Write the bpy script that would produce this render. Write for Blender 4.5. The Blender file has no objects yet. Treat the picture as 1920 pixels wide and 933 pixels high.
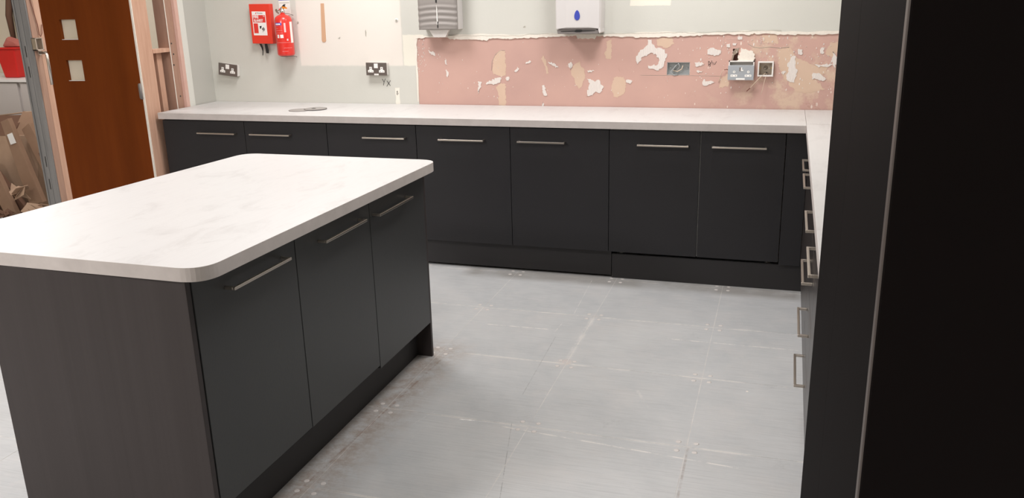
import bpy, bmesh, math, random
from mathutils import Vector, Matrix
random.seed(7)
S = bpy.context.scene
COL = S.collection
# ---------------------------------------------------------------- camera
CP, CF = (1.45524, -4.01140, 1.58621), 1592.67
PIT, YAW, ROL = 0.288709, -0.310838, -0.0249262
cy_, sy_ = math.cos(YAW), math.sin(YAW); cp_, sp_ = math.cos(PIT), math.sin(PIT)
fw = Vector((sy_*cp_, cy_*cp_, -sp_)); rt = Vector((cy_, -sy_, 0)); up = rt.cross(fw)
r2 = rt*math.cos(ROL)+up*math.sin(ROL); u2 = up*math.cos(ROL)-rt*math.sin(ROL)
cam = bpy.data.objects.new('camera', bpy.data.cameras.new('camera')); COL.objects.link(cam)
m = Matrix((r2, u2, -fw)).transposed().to_4x4(); m.translation = Vector(CP); cam.matrix_world = m
cam.data.sensor_width = 36; cam.data.lens = 36*CF/1920; cam.data.clip_start = 0.02
S.camera = cam
# ---------------------------------------------------------------- world, lamps, exposure
W = bpy.data.worlds.new('world'); S.world = W; W.use_nodes = True
W.node_tree.nodes['Background'].inputs[0].default_value = (1.0, .97, .94, 1)
W.node_tree.nodes['Background'].inputs[1].default_value = 0.05
S.view_settings.view_transform = 'Standard'; S.view_settings.look = 'None'
S.view_settings.exposure = 0.0; S.view_settings.gamma = 1
def lamp(name, x, y, z, sx, sy, w, col=(1, .965, .965)):
    l = bpy.data.lights.new(name, 'AREA'); l.shape = 'RECTANGLE'; l.size = sx; l.size_y = sy
    l.energy = w; l.color = col
    o = bpy.data.objects.new(name, l); COL.objects.link(o); o.location = (x, y, z)
for (x, y, w) in ((-1.1, 0.30, 32), (0.9, 0.30, 31), (-1.6, -1.9, 20), (0.6, -1.9, 20), (-1.9, -4.0, 108)):
    lamp('ceiling_lamp', x, y, 2.68, .6, .6, w)
lamp('ceiling_lamp', -3.9, 0.7, 2.68, .6, .6, 34)
# ---------------------------------------------------------------- materials
def N(nt, t, **kw):
    n = nt.nodes.new('ShaderNode'+t)
    for k, v in kw.items(): setattr(n, k, v)
    return n
def mat(name, col, rough=.5, metal=0.0, spec=.5, noise=None, bump=None, emit=None, trans=0, coat=0):
    """noise=(scale, amount, colour2[, stretch xyz]); bump=(scale, strength, stretch)"""
    m = bpy.data.materials.new(name); m.use_nodes = True; nt = m.node_tree; b = nt.nodes['Principled BSDF']
    b.inputs['Base Color'].default_value = (*col, 1); b.inputs['Roughness'].default_value = rough
    b.inputs['Metallic'].default_value = metal; b.inputs['Specular IOR Level'].default_value = spec
    b.inputs['Transmission Weight'].default_value = trans; b.inputs['Coat Weight'].default_value = coat
    if noise or bump:
        g = N(nt, 'NewGeometry')
    if noise:
        sc, am, c2 = noise[:3]; st = noise[3] if len(noise) > 3 else (1, 1, 1)
        mp = N(nt, 'Mapping'); mp.inputs['Scale'].default_value = st; nt.links.new(g.outputs['Position'], mp.inputs[0])
        tx = N(nt, 'TexNoise'); tx.inputs['Scale'].default_value = sc; tx.inputs['Detail'].default_value = 6
        tx.inputs['Roughness'].default_value = .65; nt.links.new(mp.outputs[0], tx.inputs['Vector'])
        cr = N(nt, 'ValToRGB'); cr.color_ramp.elements[0].position = .5-am/2; cr.color_ramp.elements[1].position = .5+am/2
        cr.color_ramp.elements[0].color = (*col, 1); cr.color_ramp.elements[1].color = (*c2, 1)
        nt.links.new(tx.outputs['Fac'], cr.inputs[0]); nt.links.new(cr.outputs[0], b.inputs['Base Color'])
    if bump:
        sc, sg, st = bump
        mp = N(nt, 'Mapping'); mp.inputs['Scale'].default_value = st; nt.links.new(g.outputs['Position'], mp.inputs[0])
        tx = N(nt, 'TexNoise'); tx.inputs['Scale'].default_value = sc; tx.inputs['Detail'].default_value = 4
        nt.links.new(mp.outputs[0], tx.inputs['Vector'])
        bp = N(nt, 'Bump'); bp.inputs['Strength'].default_value = sg; bp.inputs['Distance'].default_value = .002
        nt.links.new(tx.outputs['Fac'], bp.inputs['Height']); nt.links.new(bp.outputs[0], b.inputs['Normal'])
    return m
def M_(nt, op, a, b=None, c=None, clamp=False):
    n = N(nt, 'Math', operation=op, use_clamp=clamp)
    for i, v in enumerate((a, b, c)):
        if v is None: continue
        if isinstance(v, (int, float)): n.inputs[i].default_value = v
        else: nt.links.new(v, n.inputs[i])
    return n.outputs[0]
def mixc(nt, f, a, b):
    n = N(nt, 'Mix', data_type='RGBA')
    for s, v in ((n.inputs[0], f), (n.inputs[6], a), (n.inputs[7], b)):
        if isinstance(v, tuple): s.default_value = (*v, 1)
        elif isinstance(v, (int, float)): s.default_value = v
        else: nt.links.new(v, s)
    return n.outputs[2]
def boxmask(nt, X, Z, x0, x1, z0, z1, soft=.002):
    def edge(v, a, s): return M_(nt, 'MULTIPLY_ADD', v, s/soft, -a*s/soft+.5, clamp=True)
    r = M_(nt, 'MULTIPLY', edge(X, x0, 1), edge(X, x1, -1))
    return M_(nt, 'MULTIPLY', r, M_(nt, 'MULTIPLY', edge(Z, z0, 1), edge(Z, z1, -1)))

DARK = mat('dark grey laminate', (.0175, .0165, .0185), .48, spec=.36, noise=(3, .6, (.020, .019, .0208)), bump=(300, .12, (1, 1, .3)))
DARKI = mat('dark grey island laminate', (.040, .041, .042), .42, spec=.45, noise=(2, .6, (.045, .046, .046)), bump=(300, .12, (1, 1, .3)))
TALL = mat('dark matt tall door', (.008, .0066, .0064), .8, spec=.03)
DARKR = mat('dark satin laminate', (.026, .020, .018), .32, spec=.5)
PLINTH = mat('dark grey plinth', (.032, .030, .031), .55, spec=.35)
CARC = mat('dark carcass', (.02, .02, .021), .7)
CARCW = mat('white carcass board', (.75, .73, .70), .5)
STEEL = mat('brushed steel', (.62, .56, .50), .28, metal=1, bump=(200, .1, (1, 1, 8)))
CHROME = mat('polished steel', (.75, .72, .70), .15, metal=1)
def worktop_mat(name, c0, c1):
    m = mat(name, c0, .42, spec=.4); nt = m.node_tree; b = nt.nodes['Principled BSDF']; g = N(nt, 'NewGeometry')
    mp = N(nt, 'Mapping'); mp.inputs['Scale'].default_value = (1, .45, 1); nt.links.new(g.outputs['Position'], mp.inputs[0])
    t1 = N(nt, 'TexNoise'); t1.inputs['Scale'].default_value = 9; t1.inputs['Detail'].default_value = 10; t1.inputs['Roughness'].default_value = .72
    t1.inputs['Distortion'].default_value = .6
    nt.links.new(mp.outputs[0], t1.inputs['Vector'])
    cr = N(nt, 'ValToRGB'); e = cr.color_ramp.elements; e[0].position = .25; e[0].color = (*c1, 1); e[1].position = .48; e[1].color = (*c0, 1)
    nt.links.new(t1.outputs['Fac'], cr.inputs[0])
    mp2 = N(nt, 'Mapping'); mp2.inputs['Scale'].default_value = (60, 5, 1); nt.links.new(g.outputs['Position'], mp2.inputs[0])
    t2 = N(nt, 'TexNoise'); t2.inputs['Scale'].default_value = 1.5; t2.inputs['Detail'].default_value = 3; nt.links.new(mp2.outputs[0], t2.inputs['Vector'])
    f = M_(nt, 'MULTIPLY_ADD', t2.outputs['Fac'], .5, -.22, clamp=True)
    nt.links.new(mixc(nt, f, cr.outputs[0], c1), b.inputs['Base Color'])
    return m
TOP = worktop_mat('white concrete laminate', (.61, .60, .585), (.50, .485, .47))
EDGE = mat('grey worktop edge band', (.50, .455, .43), .5, noise=(14, .5, (.60, .55, .52)))
DARKSEAM = mat('dark joint', (.05, .045, .04), .8)
# painted back wall: cream squares on grey-green paint (positions on the wall itself)
WALLP = mat('painted plaster wall', (.6, .6, .55), .75, spec=.25)
nt = WALLP.node_tree; b = nt.nodes['Principled BSDF']; g = N(nt, 'NewGeometry'); sp = N(nt, 'SeparateXYZ'); nt.links.new(g.outputs['Position'], sp.inputs[0])
tn = N(nt, 'TexNoise'); tn.inputs['Scale'].default_value = 3; tn.inputs['Detail'].default_value = 5; nt.links.new(g.outputs['Position'], tn.inputs['Vector'])
GREEN, CREAM = (.63, .62, .565), (.77, .72, .655)
base = mixc(nt, M_(nt, 'MULTIPLY_ADD', tn.outputs['Fac'], 1.2, -.2, clamp=True), GREEN, (.59, .59, .535))
X_, Z_ = sp.outputs[0], sp.outputs[2]
# wobble of brushed edges
wob = N(nt, 'TexNoise'); wob.inputs['Scale'].default_value = 25; nt.links.new(g.outputs['Position'], wob.inputs['Vector'])
Xw = M_(nt, 'MULTIPLY_ADD', M_(nt, 'SUBTRACT', wob.outputs['Fac'], .5), .012, X_); Zw = M_(nt, 'MULTIPLY_ADD', M_(nt, 'SUBTRACT', wob.outputs['Fac'], .5), .008, Z_)
for (x0, x1, z0, z1, c, s) in ((-1.718, -.952, 1.165, 9, CREAM, .012), (-.948, -.80, 1.165, 1.362, (.79, .76, .66), .008), (-1.022, -.992, .90, 1.020, (.83, .79, .70), .004),
                               (.548, .790, 1.515, 9, (.83, .78, .68), .006), (-2.5, -1.83, 1.16, 9, (.60, .59, .535), .05)):
    base = mixc(nt, boxmask(nt, Xw, Zw, x0, x1, z0, z1, s), base, c)
nt.links.new(base, b.inputs['Base Color'])
bn = N(nt, 'TexNoise'); bn.inputs['Scale'].default_value = 90; nt.links.new(g.outputs['Position'], bn.inputs['Vector'])
bp = N(nt, 'Bump'); bp.inputs['Strength'].default_value = .15; bp.inputs['Distance'].default_value = .002; nt.links.new(bn.outputs['Fac'], bp.inputs['Height']); nt.links.new(bp.outputs[0], b.inputs['Normal'])
WALLG = mat('shade-toned grey green paint', (.50, .495, .45), .75, spec=.25)  # back wall's grey-green, darkened to put the left wall's shade into the colour
WALLC = mat('cream room paint', (.76, .68, .54), .8)
CEIL = mat('ceiling white', (.78, .77, .74), .85)
# bare pink plasterboard with specks, stains and faint scrapes
PINK = mat('bare pink plasterboard', (.74, .46, .38), .85, spec=.15)
nt = PINK.node_tree; b = nt.nodes['Principled BSDF']; g = N(nt, 'NewGeometry')
t = N(nt, 'TexNoise'); t.inputs['Scale'].default_value = 2.6; t.inputs['Detail'].default_value = 7; nt.links.new(g.outputs['Position'], t.inputs['Vector'])
c = mixc(nt, M_(nt, 'MULTIPLY_ADD', t.outputs['Fac'], 2.4, -.7, clamp=True), (.60, .385, .325), (.53, .34, .295))
mp = N(nt, 'Mapping'); mp.inputs['Scale'].default_value = (1, 1, .45); nt.links.new(g.outputs['Position'], mp.inputs[0])
v = N(nt, 'TexVoronoi'); v.inputs['Scale'].default_value = 34; nt.links.new(mp.outputs[0], v.inputs['Vector'])
sx = N(nt, 'SeparateXYZ'); nt.links.new(g.outputs['Position'], sx.inputs[0])
t3 = N(nt, 'TexNoise'); t3.inputs['Scale'].default_value = 4; nt.links.new(g.outputs['Position'], t3.inputs['Vector'])
dens = M_(nt, 'MULTIPLY_ADD', M_(nt, 'SUBTRACT', sx.outputs[0], .75), .09, M_(nt, 'MULTIPLY_ADD', t3.outputs['Fac'], .55, -.22))
spk = M_(nt, 'MULTIPLY', M_(nt, 'SUBTRACT', dens, v.outputs['Distance']), 30, clamp=True)
c = mixc(nt, spk, c, (.74, .62, .55))
crk = N(nt, 'TexNoise'); crk.inputs['Scale'].default_value = 11; crk.inputs['Detail'].default_value = 6; nt.links.new(g.outputs['Position'], crk.inputs['Vector'])
ck = M_(nt, 'MULTIPLY', M_(nt, 'MULTIPLY_ADD', M_(nt, 'ABSOLUTE', M_(nt, 'SUBTRACT', crk.outputs['Fac'], .5)), -220, 1.3, clamp=True), M_(nt, 'MULTIPLY_ADD', t3.outputs['Fac'], 7, M_(nt, 'MULTIPLY_ADD', sx.outputs[0], .8, -4.6), clamp=True))
c = mixc(nt, M_(nt, 'MULTIPLY', ck, .7), c, (.42, .25, .19))
t4 = N(nt, 'TexNoise'); t4.inputs['Scale'].default_value = 5; t4.inputs['Detail'].default_value = 8; t4.inputs['Roughness'].default_value = .7; nt.links.new(g.outputs['Position'], t4.inputs['Vector'])
msk = M_(nt, 'MULTIPLY', M_(nt, 'MULTIPLY_ADD', t4.outputs['Fac'], 10, -5.2, clamp=True), M_(nt, 'MULTIPLY_ADD', sx.outputs[0], 2.2, -2.0, clamp=True))
c = mixc(nt, msk, c, (.64, .48, .37))
nt.links.new(c, b.inputs['Base Color'])
FILLER = mat('buff filler', (.63, .46, .345), .85, spec=.15, noise=(9, .5, (.66, .49, .375)))
def ridged(name, c0):
    m = mat(name, c0, .85, spec=.15); nt = m.node_tree; b = nt.nodes['Principled BSDF']; g = N(nt, 'NewGeometry')
    w = N(nt, 'TexWave'); w.bands_direction = 'X'; w.inputs['Scale'].default_value = 40; w.inputs['Distortion'].default_value = 4; w.inputs['Detail Scale'].default_value = .6
    nt.links.new(g.outputs['Position'], w.inputs['Vector'])
    nt.links.new(mixc(nt, M_(nt, 'MULTIPLY', w.outputs['Fac'], .6), c0, tuple(x*.72 for x in c0)), b.inputs['Base Color'])
    bp = N(nt, 'Bump'); bp.inputs['Strength'].default_value = .5; bp.inputs['Distance'].default_value = .002
    nt.links.new(w.outputs['Fac'], bp.inputs['Height']); nt.links.new(bp.outputs[0], b.inputs['Normal'])
    return m
ADHES = ridged('ridged white tile adhesive', (.82, .76, .71))
PLAST = mat('white torn plaster edge', (.85, .80, .71), .9, spec=.15, noise=(60, .5, (.76, .70, .62)), bump=(120, .6, (1, 1, 1)))
CRACK = mat('grey crack', (.42, .40, .34), .9)
INK = mat('black marker ink', (.03, .03, .03), .8)
# floor panels
FLOOR = mat('worn grey floor vinyl', (.38, .38, .38), .42, spec=.42)
nt = FLOOR.node_tree; b = nt.nodes['Principled BSDF']; g = N(nt, 'NewGeometry'); sp = N(nt, 'SeparateXYZ'); nt.links.new(g.outputs['Position'], sp.inputs[0])
X_, Y_ = sp.outputs[0], sp.outputs[1]
ob = N(nt, 'ObjectInfo')
t = N(nt, 'TexNoise'); t.inputs['Scale'].default_value = 1.7; t.inputs['Detail'].default_value = 9; t.inputs['Roughness'].default_value = .62; nt.links.new(g.outputs['Position'], t.inputs['Vector'])
c = mixc(nt, M_(nt, 'MULTIPLY_ADD', t.outputs['Fac'], 3, -1, clamp=True), (.435, .45, .455), (.555, .56, .555))
t2 = N(nt, 'TexNoise'); t2.inputs['Scale'].default_value = 14; t2.inputs['Detail'].default_value = 10; t2.inputs['Roughness'].default_value = .8; nt.links.new(g.outputs['Position'], t2.inputs['Vector'])
c = mixc(nt, M_(nt, 'MULTIPLY_ADD', t2.outputs['Fac'], 1.6, -.6, clamp=True), c, (.57, .565, .555))
c = mixc(nt, M_(nt, 'MULTIPLY', ob.outputs['Random'], .12), c, (.30, .31, .32))
t5 = N(nt, 'TexNoise'); t5.inputs['Scale'].default_value = 4.2; t5.inputs['Detail'].default_value = 12; t5.inputs['Roughness'].default_value = .75; nt.links.new(g.outputs['Position'], t5.inputs['Vector'])
c = mixc(nt, M_(nt, 'MULTIPLY_ADD', t5.outputs['Fac'], 3.5, -1.75, clamp=True), c, (.56, .545, .53))
c = mixc(nt, M_(nt, 'MULTIPLY_ADD', t5.outputs['Fac'], -4, 1.55, clamp=True), c, (.27, .275, .28))
mps = N(nt, 'Mapping'); mps.inputs['Scale'].default_value = (3, 90, 1); mps.inputs['Rotation'].default_value = (0, 0, .12); nt.links.new(g.outputs['Position'], mps.inputs[0])
t6 = N(nt, 'TexNoise'); t6.inputs['Scale'].default_value = 2; t6.inputs['Detail'].default_value = 4; nt.links.new(mps.outputs[0], t6.inputs['Vector'])
c = mixc(nt, M_(nt, 'MULTIPLY_ADD', t6.outputs['Fac'], 1.2, -.55, clamp=True), c, (.30, .30, .30))
jx = M_(nt, 'ABSOLUTE', M_(nt, 'SUBTRACT', M_(nt, 'FRACT', M_(nt, 'DIVIDE', X_, .6)), .5)); jy = M_(nt, 'ABSOLUTE', M_(nt, 'SUBTRACT', M_(nt, 'FRACT', M_(nt, 'DIVIDE', Y_, .6)), .5))
cor = M_(nt, 'MULTIPLY', M_(nt, 'MULTIPLY_ADD', jx, 9, -3.5, clamp=True), M_(nt, 'MULTIPLY_ADD', jy, 9, -3.5, clamp=True))
c = mixc(nt, M_(nt, 'MULTIPLY', M_(nt, 'MULTIPLY', cor, M_(nt, 'MULTIPLY_ADD', t2.outputs['Fac'], 5, -2.2, clamp=True)), .55), c, (.62, .555, .51))
jm = M_(nt, 'MAXIMUM', M_(nt, 'MULTIPLY_ADD', jx, 260, -128.9, clamp=True), M_(nt, 'MULTIPLY_ADD', jy, 70, -34.0, clamp=True))
c = mixc(nt, M_(nt, 'MULTIPLY', M_(nt, 'MULTIPLY', jm, M_(nt, 'MULTIPLY_ADD', t5.outputs['Fac'], 7, -2.9, clamp=True)), .85), c, (.78, .75, .71))
# trodden brown dirt beside the island plinth
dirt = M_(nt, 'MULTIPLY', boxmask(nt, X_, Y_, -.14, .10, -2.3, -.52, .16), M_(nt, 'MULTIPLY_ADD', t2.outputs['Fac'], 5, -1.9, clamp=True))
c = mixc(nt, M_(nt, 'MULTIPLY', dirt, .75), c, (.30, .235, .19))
grime_shade = M_(nt, 'MULTIPLY', boxmask(nt, X_, Y_, -.3, 1.62, .50, .66, .08), M_(nt, 'MULTIPLY_ADD', t.outputs['Fac'], 5, -1.6, clamp=True))  # grime plus painted shade along the foot of the back plinth
c = mixc(nt, M_(nt, 'MULTIPLY', grime_shade, .75), c, (.24, .225, .205))
# pale and brown scuffed lines, each at its own place on the floor
wb = N(nt, 'TexNoise'); wb.inputs['Scale'].default_value = 9; wb.inputs['Detail'].default_value = 3; nt.links.new(g.outputs['Position'], wb.inputs['Vector'])
brk = M_(nt, 'MULTIPLY_ADD', t2.outputs['Fac'], 9, -3.9, clamp=True)
def scratch(c, a, bb, w, col, k, br=True):
    ax, ay = a; dx, dy = bb[0]-ax, bb[1]-ay; L = math.hypot(dx, dy); dx /= L; dy /= L
    px = M_(nt, 'SUBTRACT', X_, ax); py = M_(nt, 'SUBTRACT', Y_, ay)
    s = M_(nt, 'ADD', M_(nt, 'MULTIPLY', px, dx), M_(nt, 'MULTIPLY', py, dy))
    d = M_(nt, 'ABSOLUTE', M_(nt, 'SUBTRACT', M_(nt, 'MULTIPLY', px, dy), M_(nt, 'MULTIPLY', py, dx)))
    f = M_(nt, 'MULTIPLY', M_(nt, 'MULTIPLY_ADD', d, -1/w, 1.5, clamp=True), M_(nt, 'MULTIPLY', M_(nt, 'MULTIPLY', s, 80, clamp=True), M_(nt, 'MULTIPLY', M_(nt, 'SUBTRACT', L, s), 80, clamp=True)))
    if br: f = M_(nt, 'MULTIPLY', f, brk)
    return mixc(nt, M_(nt, 'MULTIPLY', f, k), c, col)
PALE, BRN = (.72, .69, .65), (.27, .20, .165)
for a, bb, w, col, k in (((.465, .571), (.491, 0), .0015, PALE, .7), ((.463, -.12), (.456, -.25), .002, PALE, .9), ((.475, -.3), (.50, -.95), .0015, (.22, .22, .22), .6),
        ((.528, -1.18), (.66, -1.75), .0015, (.24, .24, .24), .7), ((.094, -.228), (.421, -.22), .0045, PALE, .9), ((1.0, -.198), (1.6, -.193), .0045, PALE, .8),
        ((.32, -1.212), (.42, -1.205), .0035, (.9, .88, .84), 1), ((.50, -1.225), (1.40, -1.300), .0035, PALE, .9), ((1.206, -1.20), (1.21, -1.75), .004, BRN, .5),
        ((.60, -.01), (.595, -.55), .012, PALE, .45), ((.57, -.56), (.62, -.60), .03, (.62, .52, .47), .6), ((.04, -.62), (-.03, -1.9), .004, BRN, .7),
        ((.16, -1.30), (.20, -1.17), .0015, PALE, .8), ((.95, -.78), (1.02, -.93), .006, PALE, .3), ((.0, -1.2), (.14, -1.19), .003, PALE, .6), ((.5, -1.9), (1.5, -1.7), .03, (.50, .46, .43), .25)):
    c = scratch(c, a, bb, w, col, k)
vv = N(nt, 'TexVoronoi'); vv.inputs['Scale'].default_value = 3.1; nt.links.new(g.outputs['Position'], vv.inputs['Vector'])
c = mixc(nt, M_(nt, 'MULTIPLY_ADD', vv.outputs['Distance'], -180, 3.2, clamp=True), c, (.86, .80, .72))
vv = N(nt, 'TexVoronoi'); vv.inputs['Scale'].default_value = 7.3; nt.links.new(g.outputs['Position'], vv.inputs['Vector'])
c = mixc(nt, M_(nt, 'MULTIPLY_ADD', vv.outputs['Distance'], -180, 2.6, clamp=True), c, (.75, .72, .68))
nt.links.new(c, b.inputs['Base Color'])
nt.links.new(M_(nt, 'MULTIPLY_ADD', t2.outputs['Fac'], .25, .28), b.inputs['Roughness'])
JOINT = mat('pale joint under floor panels', (.40, .39, .37), .8, noise=(5, .4, (.80, .77, .73)))
SCREW = mat('worn screw head', (.62, .58, .55), .5)
WOOD = mat('pale sawn pine', (.50, .285, .19), .7, noise=(3.5, .5, (.62, .39, .28), (14, 14, 1.2)))
WOOD2 = mat('reddish sawn pine', (.33, .19, .135), .7, noise=(3.5, .5, (.42, .26, .185), (14, 14, 1.2)))
GALV = mat('galvanised steel stud', (.27, .26, .25), .55, metal=.2, noise=(5, .5, (.17, .165, .16), (8, 8, .5)))
DOORM = mat('brown veneer door', (.145, .030, .003), .5, spec=.12, noise=(2, .5, (.18, .040, .004), (10, 10, .8)))
FROST = mat('obscured cream pane', (.78, .70, .56), .5)
GLASS = mat('window glass', (.95, .97, .95), .02, trans=1)
RED = mat('red enamel', (.72, .028, .018), .35, coat=.4)
RED2 = mat('red box enamel', (.74, .045, .022), .4)
REDP = mat('red plastic', (.60, .012, .008), .4)
WHITE = mat('white plastic', (.80, .775, .74), .35)
WHITEP = mat('white print', (.86, .84, .80), .5)
REDPR = mat('red print', (.70, .04, .03), .5)
BLUEPR = mat('blue print', (.05, .05, .45), .5)
BLACKP = mat('black plastic', (.012, .012, .013), .4)
ORANGE = mat('orange tag', (.80, .25, .02), .4)
GREYPL = mat('grey plastic', (.20, .18, .17), .45)
NICKEL = mat('dark nickel plate', (.20, .17, .155), .35, metal=.7)
GREYPLATE = mat('satin steel plate', (.42, .45, .48), .4, metal=.45)
DISPM = mat('silver grey plastic', (.30, .275, .255), .5, metal=.15)
CASE = mat('off white case plastic', (.64, .615, .60), .35)
CLEAR = mat('frosted tray plastic', (.74, .70, .66), .35)
BLUE = mat('blue droplet', (.035, .06, .42), .2, coat=.5)
GALVB = mat('galvanised back box', (.34, .36, .36), .5, metal=.4, noise=(30, .5, (.44, .46, .46)))
BEIGEB = mat('dusty box inside', (.48, .42, .34), .8)
COPPER = mat('brown wire sleeve', (.16, .05, .03), .5)
WIRE = mat('buff wire', (.62, .50, .38), .5)
CARD = mat('brown cardboard', (.27, .16, .10), .8, noise=(6, .5, (.33, .205, .13)))
CARDL = mat('light cardboard', (.38, .25, .165), .8, noise=(6, .5, (.46, .31, .21)))
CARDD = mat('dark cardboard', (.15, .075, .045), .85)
CUPB = mat('pale grey cupboard', (.55, .51, .48), .5)
REDCLOTH = mat('faded red cloth', (.42, .13, .10), .9)
DARKCLOTH = mat('dark cloth', (.03, .022, .025), .9)
# ---------------------------------------------------------------- mesh helpers
class MB:
    def __init__(s): s.bm = bmesh.new(); s.mi = 0
    def box(s, x0, x1, y0, y1, z0, z1, mi=None):
        bm = s.bm; v = [bm.verts.new((x, y, z)) for x in (x0, x1) for y in (y0, y1) for z in (z0, z1)]
        for f in ((0, 1, 3, 2), (4, 6, 7, 5), (0, 4, 5, 1), (2, 3, 7, 6), (0, 2, 6, 4), (1, 5, 7, 3)):
            F = bm.faces.new([v[i] for i in f]); F.material_index = s.mi if mi is None else mi
        return s
    def hexa(s, b, t, mi=None):
        bm = s.bm; n = len(b); vb = [bm.verts.new(p) for p in b]; vt = [bm.verts.new(p) for p in t]; fs = []
        fs.append(bm.faces.new(vb[::-1])); fs.append(bm.faces.new(vt))
        for i in range(n): fs.append(bm.faces.new((vb[i], vb[(i+1) % n], vt[(i+1) % n], vt[i])))
        for f in fs: f.material_index = s.mi if mi is None else mi
        return s
    def prism_y(s, pts, y0, y1, mi=None):      # outline in x,z
        return s.hexa([(x, y1, z) for x, z in pts], [(x, y0, z) for x, z in pts], mi)
    def prism_z(s, pts, z0, z1, mi=None):
        return s.hexa([(x, y, z0) for x, y in pts], [(x, y, z1) for x, y in pts], mi)
    def prism_x(s, pts, x0, x1, mi=None):      # outline in y,z
        return s.hexa([(x0, y, z) for y, z in pts], [(x1, y, z) for y, z in pts], mi)
    def lathe(s, c, prof, seg=28, axis='z', mi=None, smooth=True):
        bm = s.bm; rings = []
        for r, h in prof:
            ring = []
            for k in range(seg):
                a = 2*math.pi*k/seg; p = (r*math.cos(a), r*math.sin(a), h)
                if axis == 'y': p = (p[0], -p[2], p[1])
                if axis == 'x': p = (p[2], p[0], p[1])
                ring.append(bm.verts.new((c[0]+p[0], c[1]+p[1], c[2]+p[2])))
            rings.append(ring)
        for a, b in zip(rings, rings[1:]):
            for k in range(seg):
                F = bm.faces.new((a[k], a[(k+1) % seg], b[(k+1) % seg], b[k])); F.smooth = smooth; F.material_index = s.mi if mi is None else mi
        for rg in (rings[0][::-1], rings[-1]):
            F = bm.faces.new(rg); F.material_index = s.mi if mi is None else mi
        return s
    def tube(s, pts, r, seg=8, mi=None):
        bm = s.bm; pts = [Vector(p) for p in pts]; rings = []
        for i, p in enumerate(pts):
            d = (pts[min(i+1, len(pts)-1)]-pts[max(i-1, 0)]).normalized()
            a = d.orthogonal().normalized() if i == 0 else (pa-d*pa.dot(d)).normalized()
            pa = a; b = d.cross(a); rr = r[i] if isinstance(r, (list, tuple)) else r
            rings.append([bm.verts.new(p+(a*math.cos(2*math.pi*k/seg)+b*math.sin(2*math.pi*k/seg))*rr) for k in range(seg)])
        for a, b in zip(rings, rings[1:]):
            for k in range(seg):
                F = bm.faces.new((a[k], a[(k+1) % seg], b[(k+1) % seg], b[k])); F.smooth = True; F.material_index = s.mi if mi is None else mi
        for rg in (rings[0][::-1], rings[-1]):
            F = bm.faces.new(rg); F.material_index = s.mi if mi is None else mi
        return s
    def build(s, name, mats, parent=None, bevel=0, seg=2):
        bm = s.bm; bmesh.ops.recalc_face_normals(bm, faces=bm.faces[:])
        me = bpy.data.meshes.new(name); bm.to_mesh(me); bm.free()
        for m in (mats if isinstance(mats, (list, tuple)) else [mats]): me.materials.append(m)
        o = bpy.data.objects.new(name, me); COL.objects.link(o)
        if parent: o.parent = parent
        if bevel:
            b = o.modifiers.new('bevel', 'BEVEL'); b.width = bevel; b.segments = seg; b.limit_method = 'ANGLE'; b.angle_limit = .6
        return o
def box(name, m, x0, x1, y0, y1, z0, z1, parent=None, bevel=0): return MB().box(x0, x1, y0, y1, z0, z1).build(name, m, parent, bevel)
def thing(name, label, cat, loc=(0, 0, 0), rz=0, group=None):
    o = bpy.data.objects.new(name, None); COL.objects.link(o); o.empty_display_size = .1
    o.location = loc; o.rotation_euler.z = rz; o['label'] = label; o['category'] = cat
    if group: o['group'] = group
    return o
def tag(o, label, cat, group=None):
    o['label'] = label; o['category'] = cat
    if group: o['group'] = group
    return o
def struct(o): o['kind'] = 'structure'; return o
def text(name, body, size, m, parent, loc, rot=(math.pi/2, 0, 0), ext=.0004, sx=1.0, shear=0, bold=0):
    cu = bpy.data.curves.new(name, 'FONT'); cu.body = body; cu.size = size; cu.extrude = ext; cu.align_x = 'CENTER'; cu.align_y = 'CENTER'; cu.shear = shear; cu.offset = bold
    t = bpy.data.objects.new(name, cu); COL.objects.link(t)
    me = bpy.data.meshes.new_from_object(t); bpy.data.objects.remove(t)
    me.materials.clear(); me.materials.append(m)
    o = bpy.data.objects.new(name, me); COL.objects.link(o); o.parent = parent; o.location = loc; o.rotation_euler = rot; o.scale = (sx, 1, 1)
    return o
# ================================================================ STRUCTURE
YB = 1.235                                   # plane of the back wall
floor = struct(MB().box(-7, 2.6, -6.6, 2.6, -.10, -.0006).build('floor', JOINT))
pm = MB().box(-.2993, .2993, -.2992, .2992, -.00055, 0)
for sx in (-1, 1):
    for sy in (-1, 1): pm.lathe((sx*.268, sy*.268, -.0005), [(.0105, 0), (.0105, .0007), (.007, .0009)], 10, mi=1)
proto = pm.build('floor_panel', [FLOOR, SCREW], floor)
proto.location = (-6.3, -5.1, 0)
for i in range(14):
    for j in range(13):
        x, y = -6.3+.6*i, -5.1+.6*j
        if i == 0 and j == 0: continue
        o = proto.copy(); COL.objects.link(o); o.location = (x, y, 0)
struct(box('ceiling', CEIL, -7, 2.6, -6.6, 2.6, 2.72, 2.85))
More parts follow.
